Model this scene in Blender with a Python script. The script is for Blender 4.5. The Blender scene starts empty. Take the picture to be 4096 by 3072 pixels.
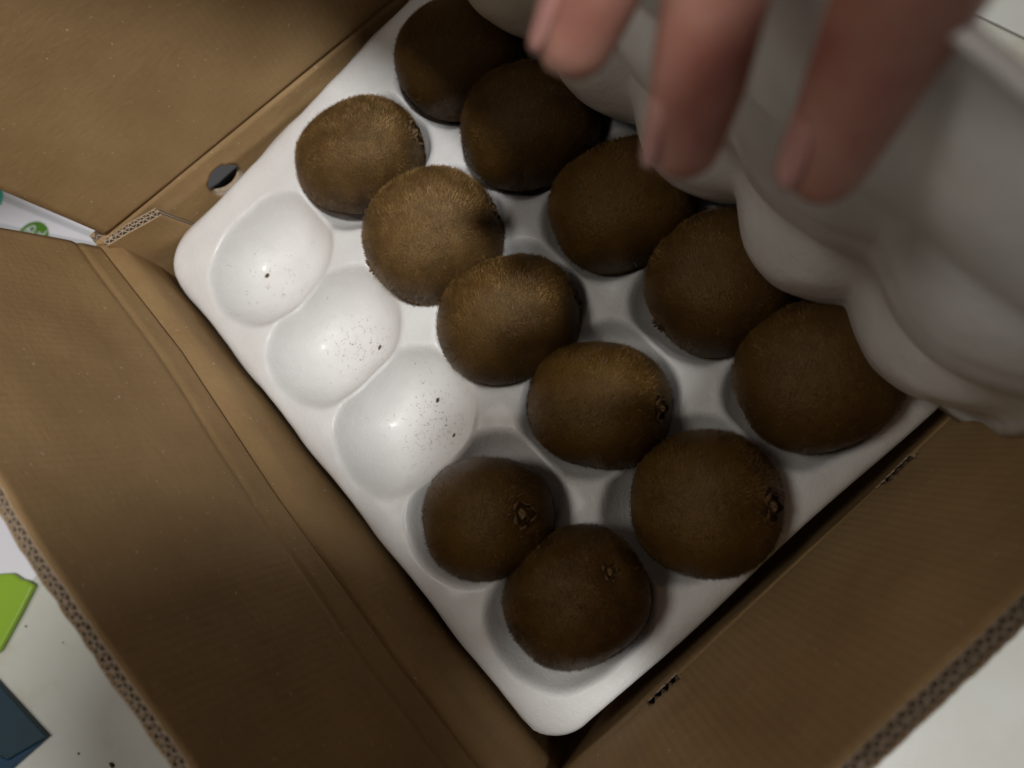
import bpy, bmesh, math, random
import numpy as np
from mathutils import Vector, Matrix, noise

# ------------------------------------------------------------------ frames
# B frame: millimetres, box rim plane z = 0, floor z = FLOOR.  World = metres.
FLOOR = -112.0
A_T = math.radians(9.6)                       # the foam tray sits tilted in the box
CT, ST = math.cos(A_T), math.sin(A_T)
O_T = np.array([0.0, -46.0, 22.0])
G = np.array([[1, 0, 0], [0, CT, -ST], [0, ST, CT]])
def TB(P): return (np.atleast_2d(np.asarray(P, float)) - O_T) @ G.T      # tray frame -> box frame
def W(P):
    P = np.atleast_2d(np.asarray(P, float)).copy()
    P[:, 2] -= FLOOR
    return P / 1000.0
def W1(P): return Vector(W(P)[0])

sc = bpy.context.scene
col = sc.collection

# ------------------------------------------------------------------ camera
CB = np.array([202.54258566, 66.76743849, 272.11015121])
RB = np.array([[0.6488429319009772, -0.7027161729351898, 0.2918781081504131],
               [0.7480726884059204, 0.6592870808802267, -0.07568221617769998],
               [-0.139248348583682, 0.26745191208841596, 0.9534565391967103]])
cam = bpy.data.cameras.new('camera')
cam.sensor_width = 36.0
cam.lens = 27.0
cam.clip_start = 0.004
cam.clip_end = 20.0
cam.dof.use_dof = True
cam.dof.focus_distance = 0.285
cam.dof.aperture_fstop = 8.5
camo = bpy.data.objects.new('camera', cam)
col.objects.link(camo)
M4 = Matrix([list(RB[0]) + [0], list(RB[1]) + [0], list(RB[2]) + [0], [0, 0, 0, 1]])
camo.matrix_world = Matrix.Translation(W1(CB)) @ M4
sc.camera = camo

# ------------------------------------------------------------------ light
world = bpy.data.worlds.new('World'); sc.world = world
world.use_nodes = True
bg = world.node_tree.nodes['Background']
bg.inputs[0].default_value = (1.0, 0.93, 0.86, 1)
bg.inputs[1].default_value = 0.06
def area(name, pos, target, size, energy, colr):
    l = bpy.data.lights.new(name, 'AREA'); l.shape = 'DISK'; l.size = size
    l.energy = energy; l.color = colr
    o = bpy.data.objects.new(name, l); col.objects.link(o)
    o.location = pos
    o.rotation_euler = (Vector(target) - Vector(pos)).to_track_quat('-Z', 'Y').to_euler()
    return o
LD = Vector((0.27, 0.022, 1.0)).normalized()
tgt = W1((90, 60, 0))
area('ceiling_lamp', tgt + LD * 1.9, tgt, 0.13, 23.5, (1.0, 0.992, 0.98))
LF = Vector((-0.22, -0.44, 1.0)).normalized()
area('second_ceiling_lamp', tgt + LF * 1.9, tgt, 0.45, 6.2, (1.0, 0.93, 0.85))
sc.view_settings.view_transform = 'Standard'
sc.view_settings.look = 'None'
sc.view_settings.gamma = 1.0
sc.view_settings.exposure = 0.0
sc.view_settings.use_curve_mapping = False
sc.render.engine = 'CYCLES'
sc.cycles.use_denoising = True
sc.cycles.max_bounces = 5
sc.cycles.diffuse_bounces = 3
sc.cycles.glossy_bounces = 2
sc.cycles.use_adaptive_sampling = True
sc.cycles.adaptive_threshold = 0.02
sc.cycles.caustics_reflective = False
sc.cycles.caustics_refractive = False

rng = np.random.default_rng(7)
random.seed(7)

# ------------------------------------------------------------------ helpers
def tag(o, label=None, cat=None, group=None, kind=None):
    if label: o['label'] = label
    if cat: o['category'] = cat
    if group: o['group'] = group
    if kind: o['kind'] = kind
    return o
def empty(name, base):
    o = bpy.data.objects.new(name, None); col.objects.link(o)
    o.empty_display_size = 0.01
    o.location = W1(base)
    return o
def mesh_obj(name, verts_b, faces, mat, parent=None, base=None, smooth=True):
    """verts in box-frame mm; origin at base (or at the parent's origin)."""
    wv = W(verts_b)
    org = np.array(parent_world(parent)) if parent is not None else (W(base)[0] if base is not None else np.array([wv[:, 0].mean(), wv[:, 1].mean(), wv[:, 2].min()]))
    me = bpy.data.meshes.new(name)
    me.from_pydata((wv - org).tolist(), [], faces if isinstance(faces, list) else faces.tolist())
    me.update()
    if smooth: me.polygons.foreach_set('use_smooth', [True] * len(me.polygons))
    for m in (mat if isinstance(mat, (list, tuple)) else [mat]): me.materials.append(m)
    o = bpy.data.objects.new(name, me); col.objects.link(o)
    if parent is not None: o.parent = parent
    else: o.location = Vector(org)
    return o
def parent_world(p):
    v = Vector((0, 0, 0))
    while p is not None:
        v = v + p.location; p = p.parent
    return v
def grid_faces(nu, nv, off=0, flip=False):
    i, j = np.meshgrid(np.arange(nu - 1), np.arange(nv - 1), indexing='ij')
    a = (i * nv + j).ravel() + off
    f = np.stack([a, a + nv, a + nv + 1, a + 1], 1)
    return f[:, ::-1] if flip else f

# ------------------------------------------------------------------ materials
def newmat(name, base, rough=0.6, spec=0.5):
    m = bpy.data.materials.new(name); m.use_nodes = True
    nt = m.node_tree; b = nt.nodes['Principled BSDF']
    b.inputs['Base Color'].default_value = (*base, 1)
    b.inputs['Roughness'].default_value = rough
    b.inputs['Specular IOR Level'].default_value = spec
    return m, nt, b
def N(nt, t, **kw):
    n = nt.nodes.new(t)
    for k, v in kw.items():
        if k in n.inputs: n.inputs[k].default_value = v
        else: setattr(n, k, v)
    return n
def coords(nt, scale=(1, 1, 1), rot=(0, 0, 0)):
    tc = N(nt, 'ShaderNodeTexCoord'); mp = N(nt, 'ShaderNodeMapping')
    mp.inputs['Scale'].default_value = scale; mp.inputs['Rotation'].default_value = rot
    nt.links.new(tc.outputs['Object'], mp.inputs['Vector'])
    return mp.outputs['Vector']
def noisetex(nt, vec, scale, detail=3, rough=0.55):
    n = N(nt, 'ShaderNodeTexNoise'); n.inputs['Scale'].default_value = scale
    n.inputs['Detail'].default_value = detail; n.inputs['Roughness'].default_value = rough
    nt.links.new(vec, n.inputs['Vector']); return n.outputs['Fac']
def ramp(nt, fac, stops):
    r = N(nt, 'ShaderNodeValToRGB'); e = r.color_ramp.elements
    e[0].position, e[0].color = stops[0][0], (*stops[0][1], 1)
    e[1].position, e[1].color = stops[-1][0], (*stops[-1][1], 1)
    for p_, c_ in stops[1:-1]:
        k = e.new(p_); k.color = (*c_, 1)
    nt.links.new(fac, r.inputs['Fac']); return r.outputs['Color']
def bump(nt, b, h, strength, dist, prev=None):
    n = N(nt, 'ShaderNodeBump'); n.inputs['Strength'].default_value = strength; n.inputs['Distance'].default_value = dist
    nt.links.new(h, n.inputs['Height'])
    if prev is not None: nt.links.new(prev, n.inputs['Normal'])
    nt.links.new(n.outputs['Normal'], b.inputs['Normal']); return n.outputs['Normal']

def cardboard(name, stretch, c0=(0.325, 0.203, 0.091), c1=(0.435, 0.285, 0.135), flute_axis=None):
    m, nt, b = newmat(name, c1, 0.72, 0.25)
    v = coords(nt); vs = coords(nt, stretch)
    n1 = noisetex(nt, v, 26, 4); n2 = noisetex(nt, vs, 700, 3, 0.6)
    mx = N(nt, 'ShaderNodeMath', operation='MULTIPLY_ADD')
    nt.links.new(n2, mx.inputs[0]); mx.inputs[1].default_value = 0.32
    nt.links.new(n1, mx.inputs[2])
    fl_ = ramp(nt, noisetex(nt, v, 520, 1), [(0.73, (0, 0, 0)), (0.78, (1, 1, 1))])
    mix = N(nt, 'ShaderNodeMix', data_type='RGBA'); nt.links.new(fl_, mix.inputs[0])
    nt.links.new(ramp(nt, mx.outputs[0], [(0.40, c0), (0.85, c1)]), mix.inputs[6]); mix.inputs[7].default_value = (0.55, 0.42, 0.27, 1)
    nt.links.new(mix.outputs[2], b.inputs['Base Color'])
    nb = bump(nt, b, n2, 0.4, 0.0004)
    n3 = noisetex(nt, vs, 90, 2)
    nb = bump(nt, b, n3, 0.2, 0.0012, nb)
    if flute_axis is not None:
        w = N(nt, 'ShaderNodeTexWave', bands_direction=flute_axis)
        w.inputs['Scale'].default_value = 2 * math.pi / 20 / 0.0029 ; w.inputs['Distortion'].default_value = 0.6
        w.inputs['Detail'].default_value = 1.0; w.inputs['Detail Scale'].default_value = 0.3
        nt.links.new(v, w.inputs['Vector'])
        bump(nt, b, w.outputs['Fac'], 0.11, 0.0006, nb)
    return m
M_card_x = cardboard('kraft_cardboard', (0.3, 1, 1), flute_axis='X')
M_card_y = cardboard('kraft_cardboard_side', (1, 0.3, 1), flute_axis='Y')
M_flute, nt, b = newmat('kraft_fluting', (0.42, 0.32, 0.22), 0.8, 0.2)
v = coords(nt); nt.links.new(ramp(nt, noisetex(nt, v, 900, 3), [(0.3, (0.42, 0.32, 0.22)), (0.75, (0.60, 0.49, 0.37))]), b.inputs['Base Color'])

M_medium = newmat('kraft_medium', (0.16, 0.115, 0.08), 0.85, 0.1)[0]
M_foam, nt, b = newmat('expanded_foam', (0.80, 0.785, 0.755), 0.36, 0.5)
b.inputs['Coat Weight'].default_value = 0.16; b.inputs['Coat Roughness'].default_value = 0.2
v = coords(nt)
n1 = noisetex(nt, v, 60, 3)
nt.links.new(ramp(nt, n1, [(0.3, (0.76, 0.755, 0.74)), (0.7, (0.815, 0.812, 0.80))]), b.inputs['Base Color'])
n2 = noisetex(nt, v, 1100, 3, 0.7)
nb = bump(nt, b, n2, 0.5, 0.0005)
n3 = noisetex(nt, v, 260, 3)
bump(nt, b, n3, 0.22, 0.0012, nb)
rr = N(nt, 'ShaderNodeMapRange'); nt.links.new(n1, rr.inputs['Value'])
rr.inputs['To Min'].default_value = 0.34; rr.inputs['To Max'].default_value = 0.5
nt.links.new(rr.outputs[0], b.inputs['Roughness'])

def kiwimat(name, dark, light):
    m, nt, b = newmat(name, light, 0.44, 0.5)
    b.inputs['Specular Tint'].default_value = (1.0, 0.78, 0.52, 1)
    v = coords(nt)
    n1 = noisetex(nt, v, 70, 4); n2 = noisetex(nt, v, 1400, 3, 0.65)
    mx = N(nt, 'ShaderNodeMath', operation='MULTIPLY_ADD'); nt.links.new(n2, mx.inputs[0]); mx.inputs[1].default_value = 0.7
    nt.links.new(n1, mx.inputs[2])
    nt.links.new(ramp(nt, mx.outputs[0], [(0.5, dark), (1.15, light)]), b.inputs['Base Color'])
    nb = bump(nt, b, n2, 0.6, 0.0006)
    bump(nt, b, noisetex(nt, v, 300, 3), 0.3, 0.001, nb)
    return m
M_kiwi = [kiwimat('kiwi_skin_shaded', (0.036, 0.0165, 0.0032), (0.098, 0.050, 0.0115)),  # kiwis lying in shade: the shade is darkened into the skin colour
          kiwimat('kiwi_skin_grey_lit', (0.050, 0.025, 0.008), (0.135, 0.076, 0.025)),  # greyer skin, lightened for the two kiwis in direct light
          kiwimat('kiwi_skin_ochre_shaded', (0.044, 0.020, 0.0032), (0.124, 0.064, 0.012))]  # ochre skin, also darkened for the shade
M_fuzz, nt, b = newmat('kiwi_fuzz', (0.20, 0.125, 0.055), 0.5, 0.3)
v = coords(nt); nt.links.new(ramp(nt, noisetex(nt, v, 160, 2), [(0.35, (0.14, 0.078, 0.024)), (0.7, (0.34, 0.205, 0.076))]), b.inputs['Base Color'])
M_fuzz_shaded, nt, b = newmat('kiwi_fuzz_shaded', (0.15, 0.09, 0.03), 0.5, 0.3)  # fuzz colour darkened for the kiwis in shade
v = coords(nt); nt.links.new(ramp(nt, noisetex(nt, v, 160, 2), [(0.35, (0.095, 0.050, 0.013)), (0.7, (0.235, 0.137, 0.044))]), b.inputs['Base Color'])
M_scar, nt, b = newmat('kiwi_stem_scar', (0.09, 0.055, 0.03), 0.7, 0.3)
v = coords(nt); n1 = noisetex(nt, v, 700, 3)
nt.links.new(ramp(nt, n1, [(0.35, (0.035, 0.02, 0.01)), (0.7, (0.20, 0.13, 0.07))]), b.inputs['Base Color']); bump(nt, b, n1, 0.5, 0.0006)
M_scar_pale = newmat('kiwi_scar_cork', (0.17, 0.105, 0.05), 0.8, 0.2)[0]
M_scar_dark = newmat('kiwi_scar_dark', (0.022, 0.012, 0.005), 0.8, 0.2)[0]
M_flake = newmat('kiwi_flake', (0.10, 0.06, 0.03), 0.8, 0.2)[0]
M_litter = newmat('kiwi_hair_loose', (0.32, 0.20, 0.115), 0.8, 0.2)[0]

M_skin, nt, b = newmat('hand_skin', (0.46, 0.235, 0.165), 0.5, 0.4)
v = coords(nt); b.inputs['Subsurface Weight'].default_value = 0.25
b.inputs['Subsurface Radius'].default_value = (1.0, 0.35, 0.2); b.inputs['Subsurface Scale'].default_value = 0.004
nt.links.new(ramp(nt, noisetex(nt, v, 60, 3), [(0.35, (0.31, 0.115, 0.085)), (0.65, (0.43, 0.225, 0.17))]), b.inputs['Base Color'])
bump(nt, b, noisetex(nt, v, 900, 3), 0.2, 0.0005)
M_nail = newmat('finger_nail', (0.44, 0.22, 0.19), 0.4, 0.5)[0]
M_sleeve = newmat('sleeve_cloth', (0.10, 0.10, 0.12), 0.9, 0.2)[0]

M_tile, nt, b = newmat('floor_tile', (0.6, 0.6, 0.55), 0.28, 0.5)
v = coords(nt); n1 = noisetex(nt, v, 9, 6, 0.6); n2 = noisetex(nt, v, 45, 4)
mx = N(nt, 'ShaderNodeMath', operation='MULTIPLY_ADD'); nt.links.new(n2, mx.inputs[0]); mx.inputs[1].default_value = 0.35; nt.links.new(n1, mx.inputs[2])
nt.links.new(ramp(nt, mx.outputs[0], [(0.42, (0.43, 0.39, 0.30)), (0.58, (0.53, 0.53, 0.47)), (0.9, (0.60, 0.61, 0.57))]), b.inputs['Base Color'])
bump(nt, b, n2, 0.05, 0.001)
M_grout = newmat('grout', (0.06, 0.045, 0.04), 0.9, 0.2)[0]
M_paper = newmat('white_print', (0.72, 0.71, 0.76), 0.35, 0.5)[0]
M_band = newmat('packet_grey', (0.52, 0.53, 0.55), 0.35, 0.5)[0]
M_green = newmat('green_print', (0.075, 0.20, 0.02), 0.4, 0.5)[0]
M_tealp = newmat('teal_print', (0.05, 0.40, 0.32), 0.4, 0.5)[0]
M_lime = newmat('lime_print', (0.24, 0.40, 0.025), 0.4, 0.4)[0]
M_navy = newmat('teal_blue_print', (0.006, 0.030, 0.045), 0.45, 0.4)[0]
M_navy2 = newmat('blue_print', (0.004, 0.035, 0.075), 0.45, 0.4)[0]
M_grey = newmat('grey_board', (0.30, 0.32, 0.36), 0.5, 0.4)[0]
M_black = newmat('phone_and_shade_black', (0.012, 0.012, 0.014), 0.2, 0.5)[0]
M_glass = newmat('phone_lens', (0.006, 0.006, 0.01), 0.05, 0.5)[0]

# ================================================================== SETTING: floor of tiles
fl = mesh_obj('floor', [(-1500, -1500, FLOOR - 12), (1700, -1500, FLOOR - 12), (1700, 1900, FLOOR - 12), (-1500, 1900, FLOOR - 12)], [[0, 1, 2, 3]], M_grout, base=(100, 100, FLOOR - 12))
tag(fl, kind='structure')
sd = np.array([25.6, 4.4]); sd /= np.linalg.norm(sd); sn = np.array([-sd[1], sd[0]])
sp = np.array([104.0, 424.0])
TS = 800.0; gap = 1.7
def bev_box(sx, sy, sz, bev):
    bm = bmesh.new(); bmesh.ops.create_cube(bm, size=1)
    bmesh.ops.scale(bm, vec=(sx, sy, sz), verts=bm.verts)
    bmesh.ops.bevel(bm, geom=bm.edges[:], offset=bev, segments=2, affect='EDGES', profile=0.5)
    me = bpy.data.meshes.new('bevelled'); bm.to_mesh(me); bm.free()
    return me
tme = bev_box((TS - gap) / 1000, (TS - gap) / 1000, 0.012, 0.0006); tme.materials.append(M_tile)
for i in range(-2, 3):
    for j in range(-2, 2):
        cxy = sp + sd * (TS * (i + 0.68)) + sn * (TS * (j + 0.5))
        o = bpy.data.objects.new('tile', tme); col.objects.link(o); o.parent = fl
        o.location = W1((cxy[0], cxy[1], FLOOR - 6)) - fl.location
        o.rotation_euler.z = math.atan2(sd[1], sd[0])

# ================================================================== CARDBOARD BOX
box = tag(empty('cardboard_box', (91, 100, FLOOR)), 'open brown corrugated cardboard box with its flaps standing up around the foam tray', 'box')
def sstep(x): x = np.clip(x, 0, 1); return x * x * (3 - 2 * x)
XS = np.array([-60, -50, 18, 91, 165, 240.0]); YS = np.array([2.6, 2.8, 3.6, -0.6, -2.2, -1.0])
def yh(x): return np.interp(x, XS, YS)
def nz(u, v, s, k):          # smooth pseudo noise
    return (np.sin(u / s * 1.7 + k) * np.cos(v / s * 1.3 + 2.1 * k) + 0.5 * np.sin(u / s * 3.1 + v / s * 2.3 + k * 5)) / 1.5
def groove(v): return 1.5 * np.exp(-(v / 1.0) ** 2)
TH = 4.7
def map_left_wall(u, v, w):
    top = np.clip((v + 28) / 20, 0, 1)
    off = (8.3 - yh(u)) * (1 - top) + 2.2 * top - 5.7 * sstep((v + 8) / 8) + 0.5 * nz(u, v, 30, 1.0)
    y = yh(u) + off - groove(v) - w
    return np.stack([u, y, v], -1)
tl = math.radians(70)
def map_left_flap(u, v, w):
    v = v * (1 - 0.065 * np.clip((u - 60) / 100, 0, 1.4))
    k = w + groove(v) + 0.7 * np.exp(-((v - 13 - 0.01 * u) / 1.6) ** 2) + 0.45 * nz(u, v, 22, 2.0) * sstep(v / 15) + 0.9 * nz(u, v, 70, 4.0) * sstep(v / 40)
    y = yh(u) - 3.5 - v * math.cos(tl) - k * math.sin(tl)
    return np.stack([u + 0.045 * v * (1 - (u + 47) / 276), y, v * math.sin(tl) - k * math.cos(tl)], -1)
def map_back_wall(u, v, w):
    off = 0.4 * nz(u, v, 30, 3.0) + 4.4 - 6.0 * np.clip((v + 34) / 34, 0, 1) + 1.2 * np.exp(-((v + 9 + 0.02 * u) / 2.5) ** 2) * 0.35
    return np.stack([-48.6 + off - groove(v) - w, u, v], -1)
tb = math.radians(84)
def map_back_flap(u, v, w):
    uu = u - 0.23 * v * (1 - (u + 3) / 210)
    k = w + groove(v) + 0.5 * nz(u, v, 40, 5.0) * sstep(v / 20)
    return np.stack([-50.2 - v * math.cos(tb) - k * math.sin(tb), uu, v * math.sin(tb) - k * math.cos(tb)], -1)
def map_right_wall(u, v, w):
    return np.stack([231.0 + 0.4 * nz(u, v, 30, 6.0) + groove(v) + w, u, v], -1)
tr = math.radians(75.5)
def map_right_flap(u, v, w):
    k = w + groove(v) + 0.5 * nz(u, v, 35, 7.0) * sstep(v / 20)
    return np.stack([231.0 + v * math.cos(tr) + k * math.sin(tr), u, v * math.sin(tr) - k * math.cos(tr)], -1)
def map_far_wall(u, v, w): return np.stack([u, 206.0 + groove(v) + w, v], -1)
tf = math.radians(-38)
def map_far_flap(u, v, w):
    k = w + groove(v)
    return np.stack([u, 207.0 + v * math.cos(tf) + k * math.sin(tf), v * math.sin(tf) - k * math.cos(tf) - 1.0], -1)
def map_tab(u, v, w):
    uu = 1.0 + (u - 1.0) * (1.0 - 0.0115 * v)
    return np.stack([-44.6 + 2.6 * (u - 1) / 26 - 2.0 * np.clip((v + 30) / 30, 0, 1) + 0.4 * nz(u, v, 12, 1.5) - w * 0.93, uu, v - 0.3 - 0.10 * (u - 1)], -1)

def solidify(o, t):
    m = o.modifiers.new('paper_thickness', 'SOLIDIFY'); m.thickness = t / 1000; m.offset = 0
    if len(o.data.materials) > 1: m.material_offset_rim = 1
    return o
def panel(name, mp, u0, u1, v0, v1, mat, flip, step=3.0, circle=None, slots=(), flutes=True, per=(3.2, 2.7), ragged=0.0):
    """corrugated board: two liners, a middle liner and two wavy mediums, sharing the map mp(u,v,w)"""
    nu, nv = int((u1 - u0) / step) + 2, int((v1 - v0) / step) + 2
    us, vs = np.linspace(u0, u1, nu), np.linspace(v0, v1, nv)
    if v0 >= 0: vs = np.unique(np.concatenate([vs, np.arange(9, 19.0)]))
    if v0 >= 0: vs = np.unique(np.concatenate([vs, v0 + np.array([0.4, 0.9, 1.5, 2.2, 3.2])]))
    else: vs = np.unique(np.concatenate([vs, v1 - np.array([0.4, 0.9, 1.5, 2.2, 3.2])]))
    if slots or circle:
        us = np.unique(np.concatenate([us, np.arange(u0 + .5, u1, 1.0)])); vs = np.unique(np.concatenate([vs, np.arange(max(v0, -30), min(v1, 8), 1.0)]))
    nu, nv = len(us), len(vs)
    U, V = np.meshgrid(us, vs, indexing='ij')
    rag = 0
    verts, faces = [], []
    def add(w, fl_, holes):
        Uc, Vc = U.copy(), V.copy()
        if ragged:
            e = ragged * (np.array([noise.noise((x * 0.45, w, name.__hash__() % 97)) for x in us]))
            if v0 >= 0: Vc[:, -1] += e
            else: pass
        keep = None
        if circle is not None:
            cu, cv, r, asp = circle
            du, dv = Uc - cu, (Vc - cv) / asp
            d = np.hypot(du, dv); s = (np.abs(d - r) < 0.62)
            f = np.where(s, r / np.maximum(d, 1e-6), 1)
            Uc = cu + du * f; Vc = cv + dv * f * asp
            keep = np.hypot(Uc - cu, (Vc - cv) / asp) > r + 0.05
        P = mp(Uc, Vc, np.full_like(Uc, w)).reshape(-1, 3)
        F = grid_faces(nu, nv, 0, fl_)
        if keep is not None:
            F = F[keep.ravel()[F].any(1)]
        if holes:
            uc, vc = U.ravel()[F].mean(1), V.ravel()[F].mean(1)
            ok = np.ones(len(F), bool)
            for (a, b_, c, d_) in holes:
                jag = 0.35 * np.sin(uc * 2.3) + 0.3 * np.sin(uc * 5.1)
                ok &= ~((uc > a) & (uc < b_) & (vc > c + jag) & (vc < d_ + jag))
            F = F[ok]
        return P, F
    pan = None
    P, F = add(0.0, flip, slots)
    pan = solidify(mesh_obj(name, P, F, [mat, M_flute], box), 0.5)
    P, F = add(TH, not flip, ())
    solidify(mesh_obj('outer_liner', P, F, [mat, M_flute], box), 0.45).parent = box
    reparent(bpy.data.objects[col.objects[-1].name], pan)
    if flutes:
        P, F = add(TH * 0.52, flip, ())
        o = solidify(mesh_obj('middle_liner', P, F, [M_medium, M_flute], box), 0.42); reparent(o, pan)
        for k, (w0, w1, pr) in enumerate(((0.5, TH * 0.52 - 0.2, per[0]), (TH * 0.52 + 0.2, TH - 0.25, per[1]))):
            n = int((u1 - u0) / pr * 8) + 1
            uf = np.linspace(u0, u1, n); vf = np.unique(np.concatenate([np.linspace(v0, v1, 24), vs[(np.abs(vs) < 4)], (np.arange(9, 19.0) if v0 >= 0 else [])]))
            UU, VV = np.meshgrid(uf, vf, indexing='ij')
            ww = (w0 + w1) / 2 + (w1 - w0) / 2 * np.sin(2 * np.pi * UU / pr + 0.5 * np.sin(UU * 0.13))
            if circle is not None:
                pass
            P = mp(UU, VV, ww).reshape(-1, 3)
            F = grid_faces(n, len(vf))
            if circle is not None:
                F = F[np.hypot(UU - circle[0], VV - circle[1]).ravel()[F].min(1) > circle[2] + 12]
            o = solidify(mesh_obj('fluting', P, F, [M_medium, M_flute], box), 0.42); reparent(o, pan)
    if circle is not None:
        t = np.linspace(0, 2 * np.pi, 49)[:-1]; ws = np.linspace(0.1, TH - 0.1, 6)
        wob = 1 + 0.015 * np.sin(t * 9) + 0.012 * np.sin(t * 17 + 1)
        UU, WW = np.meshgrid(t, ws, indexing='ij')
        rr_ = (circle[2] + 0.15) * wob[:, None] * np.ones_like(WW) + 0.25 * np.sin(WW * 3.3) * np.sin(UU * 11)
        P = mp(circle[0] + rr_ * np.cos(UU), circle[1] + rr_ * np.sin(UU) * circle[3], WW).reshape(-1, 3)
        F = grid_faces(48, 6).tolist() + [[47 * 6 + j, j, j + 1, 47 * 6 + j + 1] for j in range(5)]
        reparent(mesh_obj('hole_edge', P, F, M_flute, box), pan)
    return pan
def reparent(o, p): o.parent = p
panel('wall', map_left_wall, -50, 232, -110, 0, M_card_x, True, 3)
panel('flap', map_left_flap, -47, 229, 0, 98, M_card_x, True, 3, ragged=0.7)
panel('wall', map_back_wall, -2, 206, -110, 0, M_card_y, False, 3, circle=(57.0, -15.6, 8.4, 0.92))
panel('flap', map_back_flap, 4, 203, 0, 98, M_card_y, False, 3, ragged=0.5)
panel('wall', map_right_wall, -2, 206, -110, 0, M_card_y, True, 4, slots=((50.5, 63.5, -2.2, 0.4), (155, 172.0, -2.2, 0.4)))
panel('flap', map_right_flap, 1, 203, 0, 97, M_card_y, True, 4, ragged=0.6, slots=((50.0, 63.5, -0.4, 4.2), (156, 173, -0.4, 4.2)))
panel('wall', map_far_wall, -50, 232, -110, 0, M_card_x, False, 6)
panel('flap', map_far_flap, -47, 229, 0, 97, M_card_x, False, 6)
panel('glue_tab', map_tab, 1, 27, -70, 0, M_card_y, False, 2)
mesh_obj('bottom', [(-50, 0, -109), (231, 0, -109), (231, 206, -109), (-50, 206, -109), (-50, 0, -112), (231, 0, -112), (231, 206, -112), (-50, 206, -112)],
         [[0, 1, 2, 3], [7, 6, 5, 4], [0, 4, 5, 1], [1, 5, 6, 2], [2, 6, 7, 3], [3, 7, 4, 0]], M_card_x, box, smooth=False)

# ================================================================== FOAM TRAYS
PX, PY = 48.0, 58.5
X0, X1, Y0, Y1 = -42.0, 225.0, -39.0, 155.0
CUP = 20.5
def tray_h(x, y, depth=CUP, k=0.75, pw=3.0):
    acc = np.zeros_like(x)
    wob = np.random.default_rng(21)
    for i in range(5):
        for j in range(3):
            ox, oy, sa, sb, sk = wob.uniform(-0.8, 0.8), wob.uniform(-0.9, 0.9), wob.uniform(0.985, 1.02), wob.uniform(0.985, 1.02), wob.uniform(-0.05, 0.05)
            dx, dy = x - PX * i - ox, y - PY * j - oy
            ang = np.arctan2(dy, dx)
            r = (np.abs((dx + sk * dy) / (25.3 * sa)) ** 2.4 + np.abs(dy / (30.5 * sb)) ** 2.4) ** (1 / 2.4) * (1 + 0.012 * np.sin(5 * ang + i * 2 + j) + 0.008 * np.sin(9 * ang + j * 3))
            q = depth * (1 - r ** pw)
            acc += np.exp(np.clip(q / k, -40, 40))
    dent = 0.28 * np.sin(x / 7.3 + 1.3 * np.sin(y / 11)) * np.sin(y / 8.1 + 0.9 * np.sin(x / 13)) + 0.16 * np.sin(x / 3.1 + y / 4.7) * np.sin(y / 3.7 - x / 5.9)
    return -k * np.log(1 + acc) + dent
def tray_mesh(step=1.25, rad=17.0, seed=0, depth=CUP, k=0.75, pw=3.0):
    nx, ny = int((X1 - X0) / step) + 1, int((Y1 - Y0) / step) + 1
    def spread(a, b, n):         # denser at the rim
        t = np.linspace(0, 1, n); return a + (b - a) * t
    ys = spread(Y0, Y1, ny)
    xs01 = np.linspace(0, 1, nx)
    e = np.minimum(ys - Y0, Y1 - ys)
    inset = np.where(e < rad, rad - np.sqrt(np.maximum(rad ** 2 - (rad - e) ** 2, 0)), 0)
    X = X0 + inset[:, None] + (X1 - X0 - 2 * inset)[:, None] * xs01[None, :]
    Y = np.repeat(ys[:, None], nx, 1)
    # gently uneven rim
    X = X + 1.1 * np.exp(-((X - X0) / 9) ** 2) * np.sin(Y / PY * 2 * np.pi + 0.6) * 0.8
    X = X + 0.6 * np.exp(-((X1 - X) / 9) ** 2) * np.sin(Y / 17.0 + seed)
    Y = Y + 0.6 * np.exp(-((Y - Y0) / 9) ** 2) * np.sin(X / PX * 2 * np.pi + 1.0)
    H = tray_h(X, Y, depth, k, pw)
    if seed: H = H * np.interp(Y, [-20, 58, 105], [0.35, 0.62, 1.0]) + 1.6 * np.sin(X / 31 + Y / 47) * np.sin(Y / 24 + 1.0) + 0.9 * np.sin(X / 13 - Y / 17)
    # rounded-rectangle distance to the edge
    cx, cy = (X0 + X1) / 2, (Y0 + Y1) / 2
    qx = np.abs(X - cx) - ((X1 - X0) / 2 - rad); qy = np.abs(Y - cy) - ((Y1 - Y0) / 2 - rad)
    dist = rad - np.hypot(np.maximum(qx, 0), np.maximum(qy, 0)) - np.minimum(np.maximum(qx, qy), 0)
    H = H - 2.6 * np.exp(-np.maximum(dist, 0) / 1.7) + 0.35 * np.sin(X / 21 + seed) * np.cos(Y / 26)
    P = np.stack([X, Y, H], -1)
    du = np.gradient(P, axis=1); dv = np.gradient(P, axis=0)
    n = np.cross(du, dv); n /= np.linalg.norm(n, axis=2, keepdims=True) + 1e-9
    Q = P - n * 2.3
    Q[[0, -1]] = P[[0, -1]] - np.array([0, 0, 2.3]); Q[:, [0, -1]] = P[:, [0, -1]] - np.array([0, 0, 2.3])
    # rounded lip
    top = grid_faces(ny, nx, 0, True); bot = grid_faces(ny, nx, nx * ny, False)
    ring = np.concatenate([np.arange(nx), np.arange(1, ny) * nx + nx - 1, (ny - 1) * nx + np.arange(nx - 2, -1, -1), np.arange(ny - 2, 0, -1) * nx])
    r2 = np.roll(ring, -1)
    side = np.stack([r2, ring, ring + nx * ny, r2 + nx * ny], 1)
    return np.concatenate([P.reshape(-1, 3), Q.reshape(-1, 3)]), np.concatenate([top, bot, side])
def tray_top(x, y): return float(tray_h(np.array([float(x)]), np.array([float(y)]))[0]) + 0.35 * math.sin(x / 21) * math.cos(y / 26)

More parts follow.
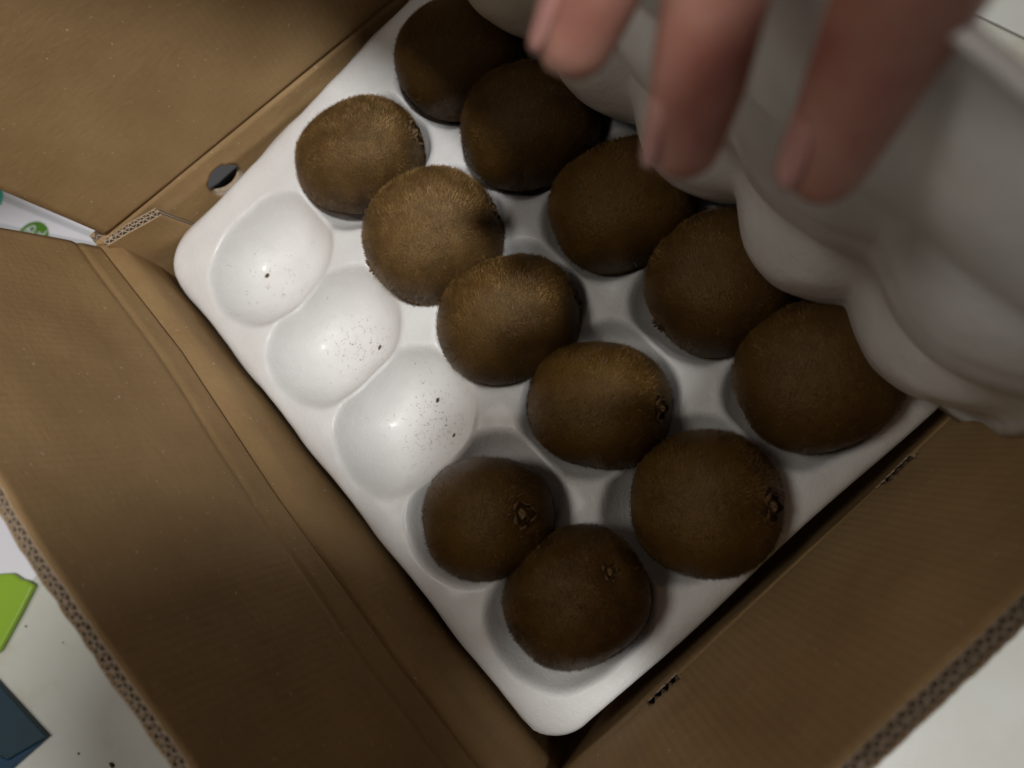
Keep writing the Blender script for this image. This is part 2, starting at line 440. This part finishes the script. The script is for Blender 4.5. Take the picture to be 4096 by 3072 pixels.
tv, tfc = tray_mesh()
tray = mesh_obj('foam_tray', TB(tv), tfc, M_foam, base=TB((91, 58, -20))[0])
tag(tray, 'white foam cup tray holding the kiwis inside the cardboard box, three cups empty', 'tray', 'foam trays')

# lifted tray: stands almost upright at the far side, its underside with the cup bulges towards the kiwis
LEAN = math.radians(-6.2)
BASE_Y, BASE_Z, SHIFT = 147.0, -4.0, 15.0
def lift(P):
    L = Y1 - P[:, 1]
    h = P[:, 2]
    le = LEAN - 0.0 * L
    bend = 2.0 * np.sin(np.clip(L / 194, 0, 1) * np.pi) - 2.0 * np.sin((P[:, 0] - 91) / 267 * np.pi)
    up = np.array([0, math.sin(LEAN), math.cos(LEAN)]); nn = np.array([0, math.cos(LEAN), -math.sin(LEAN)])
    r = np.outer(L, up) + np.outer(h + bend, nn)
    r[:, 0] += P[:, 0] + SHIFT; r[:, 1] += BASE_Y; r[:, 2] += BASE_Z
    return r
tv2, tf2 = tray_mesh(seed=2, depth=14.0, k=2.6, pw=2.0)
utray = mesh_obj('foam_tray', TB(lift(tv2)), tf2, M_foam, base=TB((106, 150, -12))[0])
tag(utray, 'empty white foam tray lifted upright by the hand, its rounded cup undersides showing', 'tray', 'foam trays')

# ================================================================== KIWIS
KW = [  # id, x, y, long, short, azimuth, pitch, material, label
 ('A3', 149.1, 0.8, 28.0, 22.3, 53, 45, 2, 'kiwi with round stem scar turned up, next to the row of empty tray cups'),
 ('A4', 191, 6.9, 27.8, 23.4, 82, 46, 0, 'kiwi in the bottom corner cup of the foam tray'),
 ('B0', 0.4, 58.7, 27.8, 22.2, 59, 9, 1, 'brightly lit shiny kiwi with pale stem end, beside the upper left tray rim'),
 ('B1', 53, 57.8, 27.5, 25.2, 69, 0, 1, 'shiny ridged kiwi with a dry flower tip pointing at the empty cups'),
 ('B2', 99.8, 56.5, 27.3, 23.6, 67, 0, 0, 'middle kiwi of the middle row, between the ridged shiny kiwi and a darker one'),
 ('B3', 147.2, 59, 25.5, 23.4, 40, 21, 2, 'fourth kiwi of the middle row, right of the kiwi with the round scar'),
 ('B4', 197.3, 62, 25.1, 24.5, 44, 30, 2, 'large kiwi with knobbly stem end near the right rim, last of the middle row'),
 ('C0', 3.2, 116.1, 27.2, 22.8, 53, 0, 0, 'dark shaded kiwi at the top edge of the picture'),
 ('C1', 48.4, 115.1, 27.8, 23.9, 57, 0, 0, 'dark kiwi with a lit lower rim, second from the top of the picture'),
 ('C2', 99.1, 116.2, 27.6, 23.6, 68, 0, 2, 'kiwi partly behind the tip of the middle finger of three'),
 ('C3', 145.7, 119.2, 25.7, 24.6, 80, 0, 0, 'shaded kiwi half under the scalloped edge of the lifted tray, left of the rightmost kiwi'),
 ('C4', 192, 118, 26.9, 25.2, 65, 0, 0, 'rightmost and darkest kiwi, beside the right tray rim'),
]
def unit(v): return v / np.linalg.norm(v)
def surf(D, seed, lg, sh):
    """unit directions (axis, s1, s2) -> local mm"""
    n = 2.28
    r = (np.abs(D) ** n).sum(1) ** (-1 / n)
    P = D * r[:, None] * 0.985
    t = P[:, 0]
    ph = seed * 1.7
    wob = 1 + 0.012 * np.sin(3 * D[:, 1] + ph) + 0.012 * np.sin(2.6 * D[:, 2] * 2 + ph * 2) + 0.010 * np.sin(4 * D[:, 0] + 3 * D[:, 1] + ph)
    rad = np.hypot(D[:, 1], D[:, 2])
    P = P * wob[:, None]
    P[:, 0] *= 1 - 0.06 * np.exp(-(rad / 0.16) ** 2)
    Q = P * np.array([lg, sh, sh * 0.985])
    return Q
NU, NV = 48, 72
lat = np.linspace(0.002, np.pi - 0.002, NU); lon = np.linspace(0, 2 * np.pi, NV + 1)[:-1]
LA, LO = np.meshgrid(lat, lon, indexing='ij')
SD = np.stack([np.cos(LA), np.sin(LA) * np.cos(LO), np.sin(LA) * np.sin(LO)], -1).reshape(-1, 3)
SF = []
for i in range(NU - 1):
    for j in range(NV):
        k = (j + 1) % NV
        SF.append([i * NV + j, (i + 1) * NV + j, (i + 1) * NV + k, i * NV + k])
SF.append(list(range(NV))[::1]); SF.append([(NU - 1) * NV + j for j in range(NV)][::-1])
for idx, (kid, kx, ky, lg, sh, az, pit, mi, lab) in enumerate(KW):
    az, pit = math.radians(az), math.radians(pit)
    ax = np.array([math.cos(az) * math.cos(pit), math.sin(az) * math.cos(pit), math.sin(pit)])
    s1 = np.array([-math.sin(az), math.cos(az), 0.0]); s2 = np.cross(ax, s1)
    vz = math.hypot(lg * ax[2], sh * s2[2])
    cen = np.array([kx, ky, vz - 18.5])
    fr = np.stack([ax, s1, s2])
    def place(P): return TB(np.asarray(P) @ fr + cen)
    root = empty('kiwi', TB(cen - np.array([0, 0, vz]))[0])
    tag(root, lab, 'kiwi', 'kiwis in the foam tray')
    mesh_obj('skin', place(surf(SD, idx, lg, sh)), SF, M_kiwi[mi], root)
    # fuzz
    nh = {'B0': 26000, 'B1': 30000, 'B2': 22000, 'A4': 20000}.get(kid, 15000)
    D = rng.normal(size=(nh, 3)); D /= np.linalg.norm(D, axis=1)[:, None]
    up = (D @ fr) @ np.array([0, 0, 1.0])
    D = D[(up > -0.35) & (D[:, 0] < 0.965)]
    B0 = surf(D, idx, lg, sh)
    nrm = B0 / np.array([lg ** 2, sh ** 2, sh ** 2]); nrm /= np.linalg.norm(nrm, axis=1)[:, None]
    # combed roughly round the fruit with swirls
    cb = np.cross(nrm, np.array([1.0, 0, 0])); cb += 0.5 * rng.normal(size=cb.shape) + 0.9 * np.sin(B0[:, [1, 2, 0]] * 0.45 + idx) * 0.55
    cb += 0.45 * np.array([1.0, 0, 0])
    cb -= (cb * nrm).sum(1)[:, None] * nrm; cb /= np.linalg.norm(cb, axis=1)[:, None] + 1e-9
    ln = rng.uniform(0.7, 1.9, len(D))[:, None]
    liftn = rng.uniform(0.12, 0.75, len(D))[:, None]
    wd = np.cross(cb, nrm) * rng.uniform(0.035, 0.08, len(D))[:, None]
    mid = B0 + cb * ln * 0.55 + nrm * ln * liftn * 0.8
    tip = B0 + cb * ln + nrm * ln * liftn
    HV = np.stack([B0 - wd, B0 + wd, mid + wd * 0.8, mid - wd * 0.8, tip], 1).reshape(-1, 3)
    b5 = np.arange(len(D)) * 5
    HF = [[a, a + 1, a + 2, a + 3] for a in b5] + [[a + 3, a + 2, a + 4] for a in b5]
    fz = mesh_obj('fuzz', place(HV), HF, M_fuzz if mi == 1 else M_fuzz_shaded, root)
    tag(fz, kind='stuff')
    # stem scar on the + end
    tip_x = surf(np.array([[1.0, 0.001, 0]]), idx, lg, sh)[0, 0]
    R_, T_ = [], []
    r_k = np.array([0.0, 1.2, 2.2, 3.1, 4.2, 5.2, 6.4]); hh = np.array([3.4, 3.0, 0.8, 0.7, 3.0, 2.4, -0.4])
    for q, (r0, h0) in enumerate(zip(r_k, hh)):
        for j in range(20):
            th = j / 20 * 2 * math.pi
            j1 = 1 + 0.16 * math.sin(3 * th + idx) + 0.1 * math.sin(7 * th + 2 * idx)
            sk_ = {'A4': 0.62, 'B3': 0.8, 'A3': 0.9}.get(kid, 1.0)
            h0 = h0 if q < 6 else -1.0; R_.append((tip_x - (0.8 if kid == 'A4' else 0) + h0 * (1 + 0.45 * math.sin(5 * th + q + idx)) * (0.6 if q < 6 else 1) - 0.2, sk_ * r0 * j1 * math.cos(th), sk_ * r0 * j1 * math.sin(th)))
    F_ = [[q * 20 + j, (q + 1) * 20 + j, (q + 1) * 20 + (j + 1) % 20, q * 20 + (j + 1) % 20] for q in range(6) for j in range(20)]
    ss = mesh_obj('stem_scar', place(R_), F_, [M_scar_pale, M_scar_dark], root)
    for pi_, pl in enumerate(ss.data.polygons): pl.material_index = (0, 0, 1, 1, 0, 1)[pi_ // 20]
    # dry flower tip on the - end: a little crown of ragged sepals
    tip_x = surf(np.array([[-1.0, 0.001, 0]]), idx, lg, sh)[0, 0]
    bmv, bmf = [], []
    for j in range(9):
        th = j / 9 * 2 * math.pi + idx; a0 = len(bmv)
        fk = {'B1': 1.35, 'C0': 0.8, 'C3': 0.8, 'B2': 0.6}.get(kid, 0.25); l_ = rng.uniform(2.2, 4.2) * fk; o_ = rng.uniform(1.0, 2.8) * fk
        for (rad_, xx, wdt) in ((0.6, 0.6, 0.9), (1.9, -1.2, 0.9), (1.9 + o_ * 0.5, -l_, 0.35)):
            for s_ in (-1, 1):
                bmv.append((tip_x + xx, rad_ * math.cos(th) - s_ * wdt * math.sin(th), rad_ * math.sin(th) + s_ * wdt * math.cos(th)))
        bmf += [[a0, a0 + 1, a0 + 3, a0 + 2], [a0 + 2, a0 + 3, a0 + 5, a0 + 4]]
    ft = mesh_obj('flower_tip', place(bmv), bmf, M_scar, root)
    solidify(ft, 0.5)

# ================================================================== DEBRIS in the empty cups
def on_cup(x, y, d=0.06):
    z = tray_top(x, y); e = 0.4
    n = unit(np.array([-(tray_top(x + e, y) - tray_top(x - e, y)) / (2 * e), -(tray_top(x, y + e) - tray_top(x, y - e)) / (2 * e), 1.0]))
    return np.array([x, y, z]) + n * d, n
for ci, (cx, cy, n, sx, sy) in enumerate(((-3, -6, 55, 8, 10), (48, 2, 130, 8, 9), (98, 4, 190, 9, 10))):
    vs_, fs_ = [], []
    for k in range(n):
        x, y = cx + rng.normal() * sx + 3, cy + rng.normal() * sy - 1
        if abs(x - cx) > 20 or abs(y - cy) > 25: continue
        p_, n_ = on_cup(x, y, 0.12)
        th = rng.uniform(0, 6.28); t_ = unit(np.cross(n_, [math.cos(th), math.sin(th), 0])); s_ = np.cross(n_, t_)
        l_ = rng.uniform(0.3, 1.1); w_ = rng.uniform(0.03, 0.06); c_ = rng.uniform(-0.35, 0.35)
        if rng.random() < 0.12: l_, w_ = rng.uniform(0.15, 0.3), rng.uniform(0.12, 0.22)
        a0 = len(vs_)
        for q in (-1, 0, 1):
            m_ = p_ + t_ * q * l_ + s_ * (c_ * (1 - q * q) * l_)
            vs_ += [m_ + s_ * w_, m_ - s_ * w_]
        fs_ += [[a0, a0 + 1, a0 + 3, a0 + 2], [a0 + 2, a0 + 3, a0 + 5, a0 + 4]]
    o = mesh_obj('kiwi_hair_litter', TB(vs_), fs_, M_litter)
    tag(o, ('a few brown kiwi hairs scattered in the empty cup nearest the box corner', 'brown kiwi hairs scattered in the middle empty cup', 'dense brown kiwi hairs scattered in the empty cup beside a kiwi')[ci], 'litter', kind='stuff')
def flake(name, x, y, size, label, seed, h=0.7):
    p_, n_ = on_cup(x, y, 0.05)
    bm = bmesh.new(); bmesh.ops.create_icosphere(bm, subdivisions=2, radius=1)
    t_ = unit(np.cross(n_, [1, 0.3, 0])); s_ = np.cross(n_, t_)
    r = random.Random(seed)
    vv = [np.array(v.co) * (1 + 0.45 * noise.noise(v.co * 1.7 + Vector((seed, 0, 0)))) for v in bm.verts]
    P = [p_ + t_ * q[0] * size + s_ * q[1] * size * 0.6 + n_ * (q[2] * size * 0.35 + 0.25) for q in vv]
    F = [[v.index for v in f.verts] for f in bm.faces]; bm.free()
    o = mesh_obj(name, TB(P), F, M_flake)
    tag(o, label, 'flake', 'skin flakes in the empty cups')
flake('kiwi_skin_flake', -7.5, -10.1, 1.35, 'dark forked skin flake in the middle of the cup nearest the box corner', 3)
flake('kiwi_skin_flake', 58.0, 7.6, 1.1, 'dark triangular skin flake in the middle empty cup', 5)
flake('kiwi_skin_flake', 93.6, 11.4, 1.2, 'clustered brown skin flakes in the third empty cup, on its upper side', 8)
flake('kiwi_skin_flake', 110.4, 7.3, 0.9, 'small reddish skin flake in the third empty cup, beside a kiwi', 9)

# ================================================================== LIFTING HAND
_bm = bmesh.new(); bmesh.ops.create_icosphere(_bm, subdivisions=2, radius=1)
ICO_V = np.array([v.co for v in _bm.verts]); ICO_F = np.array([[v.index for v in f.verts] for f in _bm.faces]); _bm.free()
def blob_mesh(chains, voxel, smooth_it=6):
    AV, AF, off = [], [], 0
    for ch in chains:
        for (p0, r0), (p1, r1) in zip(ch[:-1], ch[1:]):
            p0, p1 = np.array(p0, float), np.array(p1, float)
            n = max(2, int(np.linalg.norm(p1 - p0) / (0.30 * min(r0, r1))) + 1)
            for k in range(n + 1):
                t = k / n
                AV.append(ICO_V * (r0 * (1 - t) + r1 * t) + p0 * (1 - t) + p1 * t); AF.append(ICO_F + off); off += len(ICO_V)
    me = bpy.data.meshes.new('blob'); me.from_pydata(np.concatenate(AV).tolist(), [], np.concatenate(AF).tolist())
    o = bpy.data.objects.new('blob', me); col.objects.link(o)
    m = o.modifiers.new('r', 'REMESH'); m.mode = 'VOXEL'; m.voxel_size = voxel
    s = o.modifiers.new('s', 'SMOOTH'); s.factor = 0.5; s.iterations = smooth_it
    dg = bpy.context.evaluated_depsgraph_get()
    me2 = bpy.data.meshes.new_from_object(o.evaluated_get(dg))
    vs = np.empty(len(me2.vertices) * 3); me2.vertices.foreach_get('co', vs); vs = vs.reshape(-1, 3); fs = [list(p.vertices) for p in me2.polygons]
    bpy.data.objects.remove(o); bpy.data.meshes.remove(me); bpy.data.meshes.remove(me2)
    return vs, fs
# tray-frame joints: (tip, DIP, PIP, MCP)
FING = [  # pinky-side to index-side, bent over the top rim of the lifted tray
 [((116.6, 99.9, 176.5), 6.2), ((119.5, 106.5, 182.4), 6.9), ((121.5, 116.5, 190.2), 7.4), ((106.6, 141.5, 200.9), 9.0)],
 [((137.0, 99.1, 172.4), 6.6), ((136.9, 105.2, 178.2), 7.3), ((136.4, 116.1, 187.8), 7.8), ((122.9, 143.7, 201.9), 9.5)],
 [((159.6, 99.6, 166.5), 6.0), ((156.7, 106.1, 175.2), 7.4), ((153.3, 113.4, 185.0), 7.6), ((151.3, 118.0, 193.6), 8.0), ((136.4, 144.1, 203.1), 10)],
 [((176.3, 111.7, 163.4), 6.6), ((174.9, 117.2, 172.8), 7.8), ((173.9, 121.5, 181.2), 8.6), ((173.2, 125.5, 191.6), 9.6), ((146.7, 151.9, 203.3), 10)],
]
PALM = ((103, 184, 214), 17)
WRIST = ((78, 212, 224), 19)
chains = [f for f in FING]
for f in FING: chains.append([f[-1], ((103 + (f[-1][0][0] - 128) * 0.5, 180 + (f[-1][0][0] - 128) * 0.2, 213), 13)])
for a, b_ in zip(FING[:-1], FING[1:]): chains.append([(a[-1][0], 9.0), (b_[-1][0], 9.0)])
chains.append([PALM, WRIST, ((20, 270, 262), 23), ((-70, 360, 330), 31)])
chains.append([PALM, ((125, 184, 200), 13), ((140, 172, 184), 10.5), ((146, 160, 170), 9), ((147, 150, 158), 7.5)])   # thumb behind the tray
hv, hf = blob_mesh(chains, 1.5, 5)
person = tag(empty('person', TB((140, 150, 150))[0]), 'reddish hand with three fingers in view gripping the rim of the lifted foam tray', 'person')
hand = mesh_obj('hand', TB(hv), hf, M_skin, person)
for f in FING:
    (p0, r0), (p1, r1) = f[0], f[1]
    p0, p1 = np.array(p0, float), np.array(p1, float)
    d = unit(p0 - p1)
    out = np.array([-0.75, -0.62, 0.25]); out = unit(out - d * (out @ d)); sd_ = np.cross(d, out)
    vs_, fs_ = [], []
    nu_, nv_ = 9, 9
    for i in range(nu_):
        for j in range(nv_):
            a = -0.85 + 1.7 * i / (nu_ - 1); t = j / (nv_ - 1)
            wd_ = r0 * 1.01 + 0.25
            taper = 1 - 0.25 * abs(2 * t - 1) ** 3
            al = a * taper
            vs_.append(p0 + d * (-8.0 + 11.0 * t + 0.0) + out * wd_ * math.cos(al) * (1 - 0.12 * max(0, t - 0.5)) + sd_ * wd_ * math.sin(al))
    nl = mesh_obj('nail', TB(vs_), grid_faces(nu_, nv_), M_nail, person)
    solidify(nl, 0.5)

# ================================================================== PHONE taking the picture (behind the lens)
def camP(x, y, z): return CB + RB @ np.array([x, y, z])
def slab(x0, x1, y0, y1, z0, z1, r, seg=6):
    pts = []
    for (cx, cy, a0) in ((x1 - r, y1 - r, 0), (x0 + r, y1 - r, 90), (x0 + r, y0 + r, 180), (x1 - r, y0 + r, 270)):
        for k in range(seg + 1):
            a = math.radians(a0 + 90 * k / seg); pts.append((cx + r * math.cos(a), cy + r * math.sin(a)))
    n = len(pts)
    V_ = [camP(x, y, z0) for x, y in pts] + [camP(x, y, z1) for x, y in pts]
    F_ = [list(range(n))[::-1], list(range(n, 2 * n))] + [[i, (i + 1) % n, n + (i + 1) % n, n + i] for i in range(n)]
    return V_, F_
phone = tag(empty('smartphone', camP(62, -18, 6)), 'black smartphone held over the box to take the picture', 'phone')
V_, F_ = slab(-18, 146, -58, 25, 3.0, 12.0, 9); mesh_obj('body', V_, F_, M_black, phone, smooth=False)
for (lx, ly) in ((0, 0), (0, -20), (19, -10)):
    V_, F_ = slab(lx - 7, lx + 7, ly - 7, ly + 7, 1.2, 3.0, 6.9, 8); mesh_obj('lens', V_, F_, M_glass, phone, smooth=False)

GR = [  # the other hand, coming over the upper long side of the phone and holding it by its edges (lens frame)
 [((4, 35, 8), 8.0), ((24, 39, 8), 9.5), ((46, 52, 8), 13), ((58, 78, 8), 16)],          # thumb along the rim
 [((58, -62, -2), 6.8), ((62, -30, -8), 7.6), ((66, 0, -9), 8.6), ((72, 45, -2), 13)],
 [((80, -65, -2), 6.8), ((82, -30, -9), 7.8), ((84, 2, -10), 8.8), ((86, 46, -2), 13)],
 [((101, -62, -2), 6.8), ((101, -28, -8), 7.6), ((100, 4, -9), 8.6), ((98, 46, 0), 13)],
 [((118, -38, -3), 6.0), ((117, -20, -6), 6.8), ((114, 8, -7), 7.8), ((108, 40, 2), 10)],
]
gch = [f for f in GR]
for f in GR: gch.append([f[-1], ((58 + (f[-1][0][0] - 80) * 0.45, 88, 7), 16)])
for a_, b_ in zip(GR[1:4], GR[2:5]): gch.append([(a_[-1][0], 10), (b_[-1][0], 10)])
gch.append([((42, 44, 6), 11), ((72, 44, -2), 13)])  # filler between thumb and palm, added to shade the lifted tray's rim
gch.append([((56, 88, 8), 18), ((36, 114, 10), 20), ((-50, 180, 28), 27), ((-150, 172, 40), 40), ((-300, 150, 90), 46)])  # unseen arm, bent so that it shades the back flap
gv, gf = blob_mesh(gch, 2.0, 5)
mesh_obj('hand', gv @ RB.T + CB, gf, M_skin, person)

# ================================================================== made-up figure out of view, added so its head shades the left flap
hc = np.array([331.0, -22.0, 622.0])
HS = 0.86
fd = unit(np.array([-0.28, 0.30, -0.9])); kd = np.array([-0.9, 0.15, 0.4]); kd = unit(kd - fd * (kd @ fd)); sd2 = np.cross(fd, kd)
def hp(s_, f_, k_): return hc + (sd2 * s_ + fd * f_ + kd * k_) * HS
hch = [[(hp(0, -12, 22), 65), (hp(0, 10, 20), 64)], [(hp(0, 30, -10), 53), (hp(0, 42, -62), 44)], [(hp(-26, 42, -20), 40), (hp(26, 42, -20), 40)],
       [(hp(0, 86, 6), 9), (hp(0, 98, -22), 13)], [(hp(-14, 88, -52), 9), (hp(14, 88, -52), 9)],
       [(hp(-78, -4, -8), 10), (hp(-80, -6, -34), 8)], [(hp(78, -4, -8), 10), (hp(80, -6, -34), 8)],
       [(hp(0, -12, -50), 54), (hp(0, -30, -130), 56)]]
pv, pf = blob_mesh(hch, 5.0, 4)
shade_figure = tag(empty('person', hp(0, -30, -300)), 'made-up figure in a dark shirt, added out of view to shade the left flap', 'person')
mesh_obj('head', pv, pf, M_skin, shade_figure)
pv, pf = blob_mesh([[(hp(0, -30, 34), 69), (hp(0, -44, -40), 57)], [(hp(-30, -10, 40), 57), (hp(30, -10, 40), 57)]], 5.0, 4)
mesh_obj('hair', pv, pf, newmat('dark_hair', (0.02, 0.014, 0.01), 0.6, 0.4)[0], shade_figure)
for e_ in (-1, 1):
    pv, pf = blob_mesh([[(hp(30 * e_, 77, 4), 11), (hp(30 * e_, 78, 4), 11)]], 2.0, 2)
    mesh_obj('eye', pv, pf, M_paper, shade_figure)
tl_ = [[(hp(-110, -50, -230), 60), (hp(110, -50, -230), 60)], [(hp(0, -45, -215), 75), (hp(0, 60, -420), 120), (hp(0, 260, -560), 130)],
       [(hp(-115, -50, -235), 55), (hp(-150, 110, -380), 46), (hp(-120, 240, -450), 38)], [(hp(115, -50, -235), 55), (hp(150, 110, -380), 46), (hp(120, 240, -450), 38)]]
pv, pf = blob_mesh(tl_, 9.0, 4)
mesh_obj('shirt', pv, pf, M_sleeve, shade_figure)

# ================================================================== THINGS ON THE FLOOR
def prism(poly, z0, z1):
    n = len(poly)
    V_ = [(x, y, z0) for x, y in poly] + [(x, y, z1) for x, y in poly]
    return V_, [list(range(n))[::-1], list(range(n, 2 * n))] + [[i, (i + 1) % n, n + (i + 1) % n, n + i] for i in range(n)]
def poly_obj(name, poly, z0, z1, mat, parent=None, bev=0.0):
    a = sum(poly[i][0] * poly[(i + 1) % len(poly)][1] - poly[(i + 1) % len(poly)][0] * poly[i][1] for i in range(len(poly)))
    if a < 0: poly = poly[::-1]
    V_, F_ = prism(poly, z0, z1)
    o = mesh_obj(name, V_, F_, mat, parent, smooth=False)
    if bev:
        m = o.modifiers.new('bev', 'BEVEL'); m.width = bev / 1000; m.segments = 2; m.limit_method = 'ANGLE'
    return o
F0 = FLOOR
bag = tag(empty('printed_packet', (-200, -70, F0)), 'white printed packet with a green round emblem, lying beside the box corner', 'packet')
poly_obj('sheet', [(-330, -60), (-240, -160), (-110, -75), (-105, 15), (-190, 70), (-300, 30)], F0 + 0.2, F0 + 7, M_paper, bag, 2.0)
ZT = F0 + 7.25
cgx, cgy = -181.6, -56.0
poly_obj('emblem', [(cgx + 10.6 * math.cos(t), cgy + 10.6 * math.sin(t)) for t in np.linspace(0, 2 * math.pi, 49)[:-1]], ZT - 0.6, ZT, M_green, bag)
def stroke(pts, wid):
    P = [np.array(q) for q in pts]
    # Catmull-Rom resample
    Q = []
    for i in range(len(P) - 1):
        a, b_, c, d = P[max(i - 1, 0)], P[i], P[i + 1], P[min(i + 2, len(P) - 1)]
        for t in np.linspace(0, 1, 7)[:-1]:
            Q.append(0.5 * (2 * b_ + (c - a) * t + (2 * a - 5 * b_ + 4 * c - d) * t * t + (3 * b_ - a - 3 * c + d) * t ** 3))
    Q.append(P[-1]); Q = np.array(Q); T = np.gradient(Q, axis=0); T /= np.linalg.norm(T, axis=1)[:, None] + 1e-9
    Nn = np.stack([-T[:, 1], T[:, 0]], 1); k = np.linspace(0, 1, len(Q))[:, None]
    w_ = wid * (0.55 + 0.45 * np.sin(k * np.pi))
    a, b_ = Q + Nn * w_, Q - Nn * w_
    n = len(Q); V_ = [(x, y, ZT + 0.25) for x, y in a] + [(x, y, ZT + 0.25) for x, y in b_]
    return V_, [[i, i + 1, n + i + 1, n + i] for i in range(n - 1)]
for pts, wd_ in (([(-189.3, -58.0), (-189.0, -56.2), (-188.6, -54.5), (-187.2, -56.2), (-187.6, -57.9)], 0.42),
                 ([(-189.4, -54.3), (-188.4, -52.5), (-186.8, -51.0), (-185.1, -51.7), (-184.5, -54.2), (-186.6, -55.2), (-188.0, -53.2)], 0.36),
                 ([(-184.5, -54.2), (-182.6, -54.2), (-180.0, -54.7)], 0.36),
                 ([(-181.8, -52.5), (-180.9, -50.8), (-179.3, -51.0), (-179.7, -52.7), (-181.0, -52.7)], 0.36),
                 ([(-179.9, -50.6), (-178.2, -50.8), (-177.7, -50.0), (-178.1, -48.4), (-178.4, -46.3)], 0.36)):
    V_, F_ = stroke(pts, wd_); mesh_obj('lettering', V_, F_, M_paper, bag, smooth=False)
poly_obj('print_patch', [(-242.8, -60.1), (-228.4, -52.7), (-220.3, -55.9), (-216.6, -59.8), (-223.3, -71.0)], ZT - 0.6, ZT, M_tealp, bag)
for strip in ([(-230.8, -59.6), (-148.2, -22.1), (-144.8, -24.3), (-226.8, -61.9)], [(-211.4, -70.6), (-144.1, -24.7), (-140.9, -26.7), (-205.8, -73.7)]):
    poly_obj('grey_strip', strip, ZT - 0.6, ZT - 0.15, M_band, bag)  # grey strips on the packet
board = tag(empty('grey_board', (-170, 60, F0)), 'grey board with its shaded side painted black, seen through the round hole in the box', 'board')
poly_obj('top', [(-240, -5), (-121, 15), (-115, 50), (-117, 90), (-150, 130), (-240, 130)], F0 + 19, F0 + 20, M_grey, board)
poly_obj('edge', [(-239, -4), (-119, 15), (-113, 50), (-115, 90), (-150, 129), (-239, 129)], F0 + 0.2, F0 + 18.8, M_black, board)  # black stands in for the board's shaded side
poly_obj('shade_patch', [(-121, 12), (-70, 20), (-70, 90), (-117, 88)], F0 + 0.2, F0 + 5, M_black, board)  # black patch painted where the board's shadow meets the floor
leaf = poly_obj('paper_sheet', [(-75, -215), (-62, -135), (-16, -128), (-8, -172), (-20, -225)], F0 + 0.1, F0 + 0.6, M_paper)
tag(leaf, 'pale lilac paper sheet under the lime green pouch', 'paper')
lime = poly_obj('pouch', [(-26, -177), (-19, -168), (-12.5, -165.5), (-10, -163.5), (-5, -161.5), (2.5, -176), (11, -194), (9.5, -200), (-20, -215), (-40, -190)], F0 + 0.8, F0 + 4.5, M_lime, None, 1.2)
tag(lime, 'lime green pouch on the floor at the left edge', 'pouch')
crt = tag(empty('carton', (40, -215, F0)), 'dark teal carton corner with a blue side at the bottom left', 'carton')
c1 = np.array([63.7, -194.2]); c0 = np.array([26.2, -201.8]); e1 = unit(c1 - c0); e2 = np.array([e1[1], -e1[0]])
c0 = c1 - e1 * 90
poly_obj('lid', [tuple(c0), tuple(c1), tuple(c1 + e2 * 21 - e1 * 9), tuple(c0 + e2 * 26)], F0 + 0.2, F0 + 4, M_navy, crt, 0.5)
poly_obj('side', [tuple(c1 + e2 * 21.2 - e1 * 9), tuple(c1 + e2 * 1.0 - e1 * 0.3), tuple(c1 + e2 * 40 - e1 * 8), tuple(c1 + e2 * 60 - e1 * 40), tuple(c1 + e2 * 40 - e1 * 60)], F0 + 0.2, F0 + 2.6, M_navy2, crt, 0.4)
for k, (px, py, s_, lb) in enumerate(((8.3, -178.1, 0.7, 'dark crumb on the floor tile beside the lime pouch'), (29.2, -166.1, 0.5, 'tiny crumb on the floor tile halfway between pouch and flap'), (80.3, -187.1, 0.7, 'round dark crumb on the floor tile right of the teal carton'), (96.1, -175.9, 1.5, 'longish dark crumb on the floor tile at the bottom edge'))):
    c_ = (px, py)
    bm = bmesh.new(); bmesh.ops.create_icosphere(bm, subdivisions=2, radius=1)
    P = [np.array(v.co) * (1 + 0.4 * noise.noise(v.co * 1.5 + Vector((k * 3.3, 0, 0)))) * np.array([s_, s_ * 0.6, s_ * 0.5]) + np.array([c_[0], c_[1], F0 + s_ * 0.45]) for v in bm.verts]
    F_ = [[v.index for v in f.verts] for f in bm.faces]; bm.free()
    tag(mesh_obj('crumb', P, F_, M_flake), lb, 'crumb', 'crumbs on the floor')
